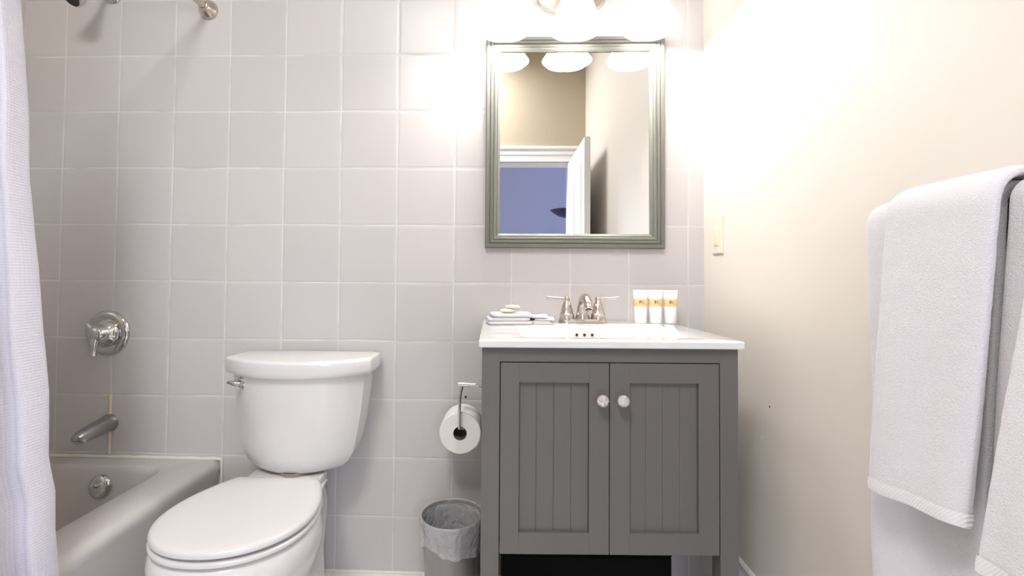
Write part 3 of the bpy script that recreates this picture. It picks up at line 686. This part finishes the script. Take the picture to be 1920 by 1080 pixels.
# ------------------------------------------------------------------ vanity light
t = thing('vanity_light', 'three lamp wall light with flared frosted shades above the mirror', 'wall light', (.608, 0, 2.0))
bm = B(); rings = []
for k, h in ((1, .0), (1, .012), (.96, .018), (.80, .022)):
    rings.append([Vector((.608+.118*k*math.cos(a), -h-.0003, 2.005+.060*k*math.sin(a))) for a in [2*PI*i/48 for i in range(48)]])
loft(bm, rings); obj('backplate', bm, M_['nickel'], t)
bm = B(); tube(bm, [(.608, -.02, 2.005), (.608, -.06, 2.02), (.610, -.125, 2.040)], .009, 16)
tube(bm, [(.375, -.125, 2.040), (.49, -.085, 2.035), (.613, -.08, 2.03), (.74, -.085, 2.035), (.851, -.125, 2.040)], .008, 16); obj('arm', bm, M_['nickel'], t)
for x, y in SHADES:
    bm = B(); lathe(bm, [(.009, 2.058), (.020, 2.052), (.027, 2.04), (.028, 2.00), (.024, 1.998)], (x, y, 0), (0, 0, 1), 28, True); hol = obj('socket', bm, M_['nickel'], t)
    bm = B(); lathe(bm, [(.026, 2.012), (.031, 2.0), (.036, 1.985), (.040, 1.965), (.045, 1.940), (.054, 1.912), (.064, 1.884), (.075, 1.862), (.085, 1.846), (.090, 1.839)], (x, y, 0), (0, 0, 1), 72, lobes=6, amp=.05)
    obj('glass_shade', bm, M_['shade'], t, 180, solid=.003)
    bm = B(); lathe(bm, [(.012, 1.998), (.014, 1.985), (.026, 1.955), (.030, 1.93), (.024, 1.905), (.010, 1.893), (.0001, 1.891)], (x, y, 0), (0, 0, 1), 28); obj('bulb', bm, M_['shade'], t)

# light switch
t = thing('light_switch', 'ivory light switch plate on the cream wall right of the mirror', 'switch', (XR, -.111, 1.166))
bm = B(); loft(bm, [[Vector((XR-d, -.111+s*(.0345-e), 1.166+q*(.059-e))) for s, q in ((-1, -1), (1, -1), (1, 1), (-1, 1))] for d, e in ((.0003, 0), (.0045, 0), (.0065, .003))]); obj('plate', bm, M_['ivory'], t, 20)
bm = B(); box(bm, XR-.009, XR-.005, -.1275, -.0945, 1.133, 1.199, .001); obj('rocker', bm, M_['ivory'], t)
for q in (-1, 1):
    bm = B(); lathe(bm, [(.0028, 0), (.0024, .001)], (XR-.0063, -.111, 1.166+q*.048), (-1, 0, 0), 12, True, True)
    obj('screw', bm, M_['ivory'], t)

# ------------------------------------------------------------------ towel bar and towels
BXx, BZz = 1.002, 1.120
t = thing('towel_bar', 'metal towel bar holding the white towels on the right wall', 'towel bar', (XR, -1.1, BZz))
bm = B(); tube(bm, [(BXx, -.875, BZz), (BXx, -1.42, BZz)], .008, 16, 1); obj('bar', bm, M_['nickel'], t)
for yy in (-.878, -1.417):
    bm = B(); lathe(bm, [(.022, 0), (.022, .004), (.012, .010), (.009, .02), (.009, XR-BXx+.008), (.004, XR-BXx+.010)], (XR-.0003, yy, BZz), (-1, 0, 0), 24, True, True); obj('post', bm, M_['nickel'], t)
def towel(name, label, rad, th, zf, zb, xf_bot, yl, yr, group, fold=.004, seed=0, hem=True, tilt=0):
    """towel folded lengthwise and laid over the bar; yl/yr = edges (top, bottom)"""
    pth = []                                  # centre line, front bottom -> over bar -> back bottom
    N1 = 46
    for k in range(N1):
        tt = k/(N1-1); z = zf+(BZz-zf)*tt; x = (BXx-rad)+(xf_bot-(BXx-rad))*(1-tt)**1.1
        pth.append((x, z))
    for k in range(1, 14):
        a = PI-PI*k/13; pth.append((BXx+rad*math.cos(a), BZz+rad*math.sin(a)))
    for k in range(1, 24): pth.append((BXx+rad, BZz-(BZz-zb)*k/23))
    nP = len(pth); NS = 72
    def ring_at(i, tscale=1.0, grow=0.0):
        x, z = pth[i]; xa, za = pth[max(i-1, 0)]; xb, zb_ = pth[min(i+1, nP-1)]
        T = Vector((xb-xa, 0, zb_-za)).normalized(); Nn = Vector((-T.z, 0, T.x))   # outward
        front = i < N1; down = max(0, (BZz-z)/(BZz-zf)) if front else 0
        e0 = yl[0]+(yl[1]-yl[0])*down; e1 = yr[0]+(yr[1]-yr[0])*down
        yc, hw = (e0+e1)/2, abs(e0-e1)/2+grow
        ring = []
        for q in range(NS):
            a = 2*PI*q/NS; c, s = math.cos(a), math.sin(a)
            yy = math.copysign(abs(c)**.28, c)*hw; ns = math.copysign(abs(s)**.55, s)*(th/2*tscale+grow)
            p = Vector((x, yc+yy, z))+Nn*ns
            if front:
                w_ = noise.noise(Vector((p.y*14+seed, p.z*4.0, seed)))*fold*(.3+down)+fold*.9*math.sin(p.y*72+seed+p.z*3)*down*down
                p.x -= w_; p.z += tilt*(e0-p.y)*down
            p += Nn*(noise.noise(Vector((p.y*60, p.z*60, seed+9)))*.0009)
            ring.append(p)
        return ring
    t = thing(name, label, 'towel', (BXx, (yl[0]+yr[0])/2, BZz), 0, group)
    bm = B(); a_ = 0.0
    rg = []
    for i in range(nP):
        sc = 1.0
        if i == 0: sc = .55
        rg.append(ring_at(i, sc))
    loft(bm, rg); obj('cloth', bm, M_['terry'], t, 180)
    if hem:
        bm = B(); hr = [ring_at(0, .9, .0008), ring_at(1, 1.0, .0013), ring_at(2, 1.0, .0010)]
        loft(bm, hr, False, False); obj('hem', bm, M_['terry_hem'], t, 180, uvf=lambda co: (co.y+co.z*.8, co.z))
    return t
GR = 'white towels on the bar'
towel('bath_towel', 'long white bath towel under the short towel, farther from the camera', .0215, .021, .20, .35, .972, (-.846, -.862), (-1.048, -1.003), GR, seed=1, fold=.009, hem=False)
towel('hand_towel', 'shorter white hand towel with woven hem draped over the farther bath towel', .0395, .015, .713, .80, .936, (-.902, -.892), (-1.060, -1.046), GR, seed=4, fold=.004, tilt=.13)
towel('bath_towel', 'long white bath towel partly outside the frame, nearer the camera', .0215, .021, .20, .35, .952, (-1.058, -1.008), (-1.27, -1.26), GR, seed=8, fold=.005, hem=False)
towel('hand_towel', 'shorter white towel cut off by the right edge of the photo', .0395, .015, .700, .80, .918, (-1.105, -1.072), (-1.26, -1.24), GR, seed=12, fold=.004)
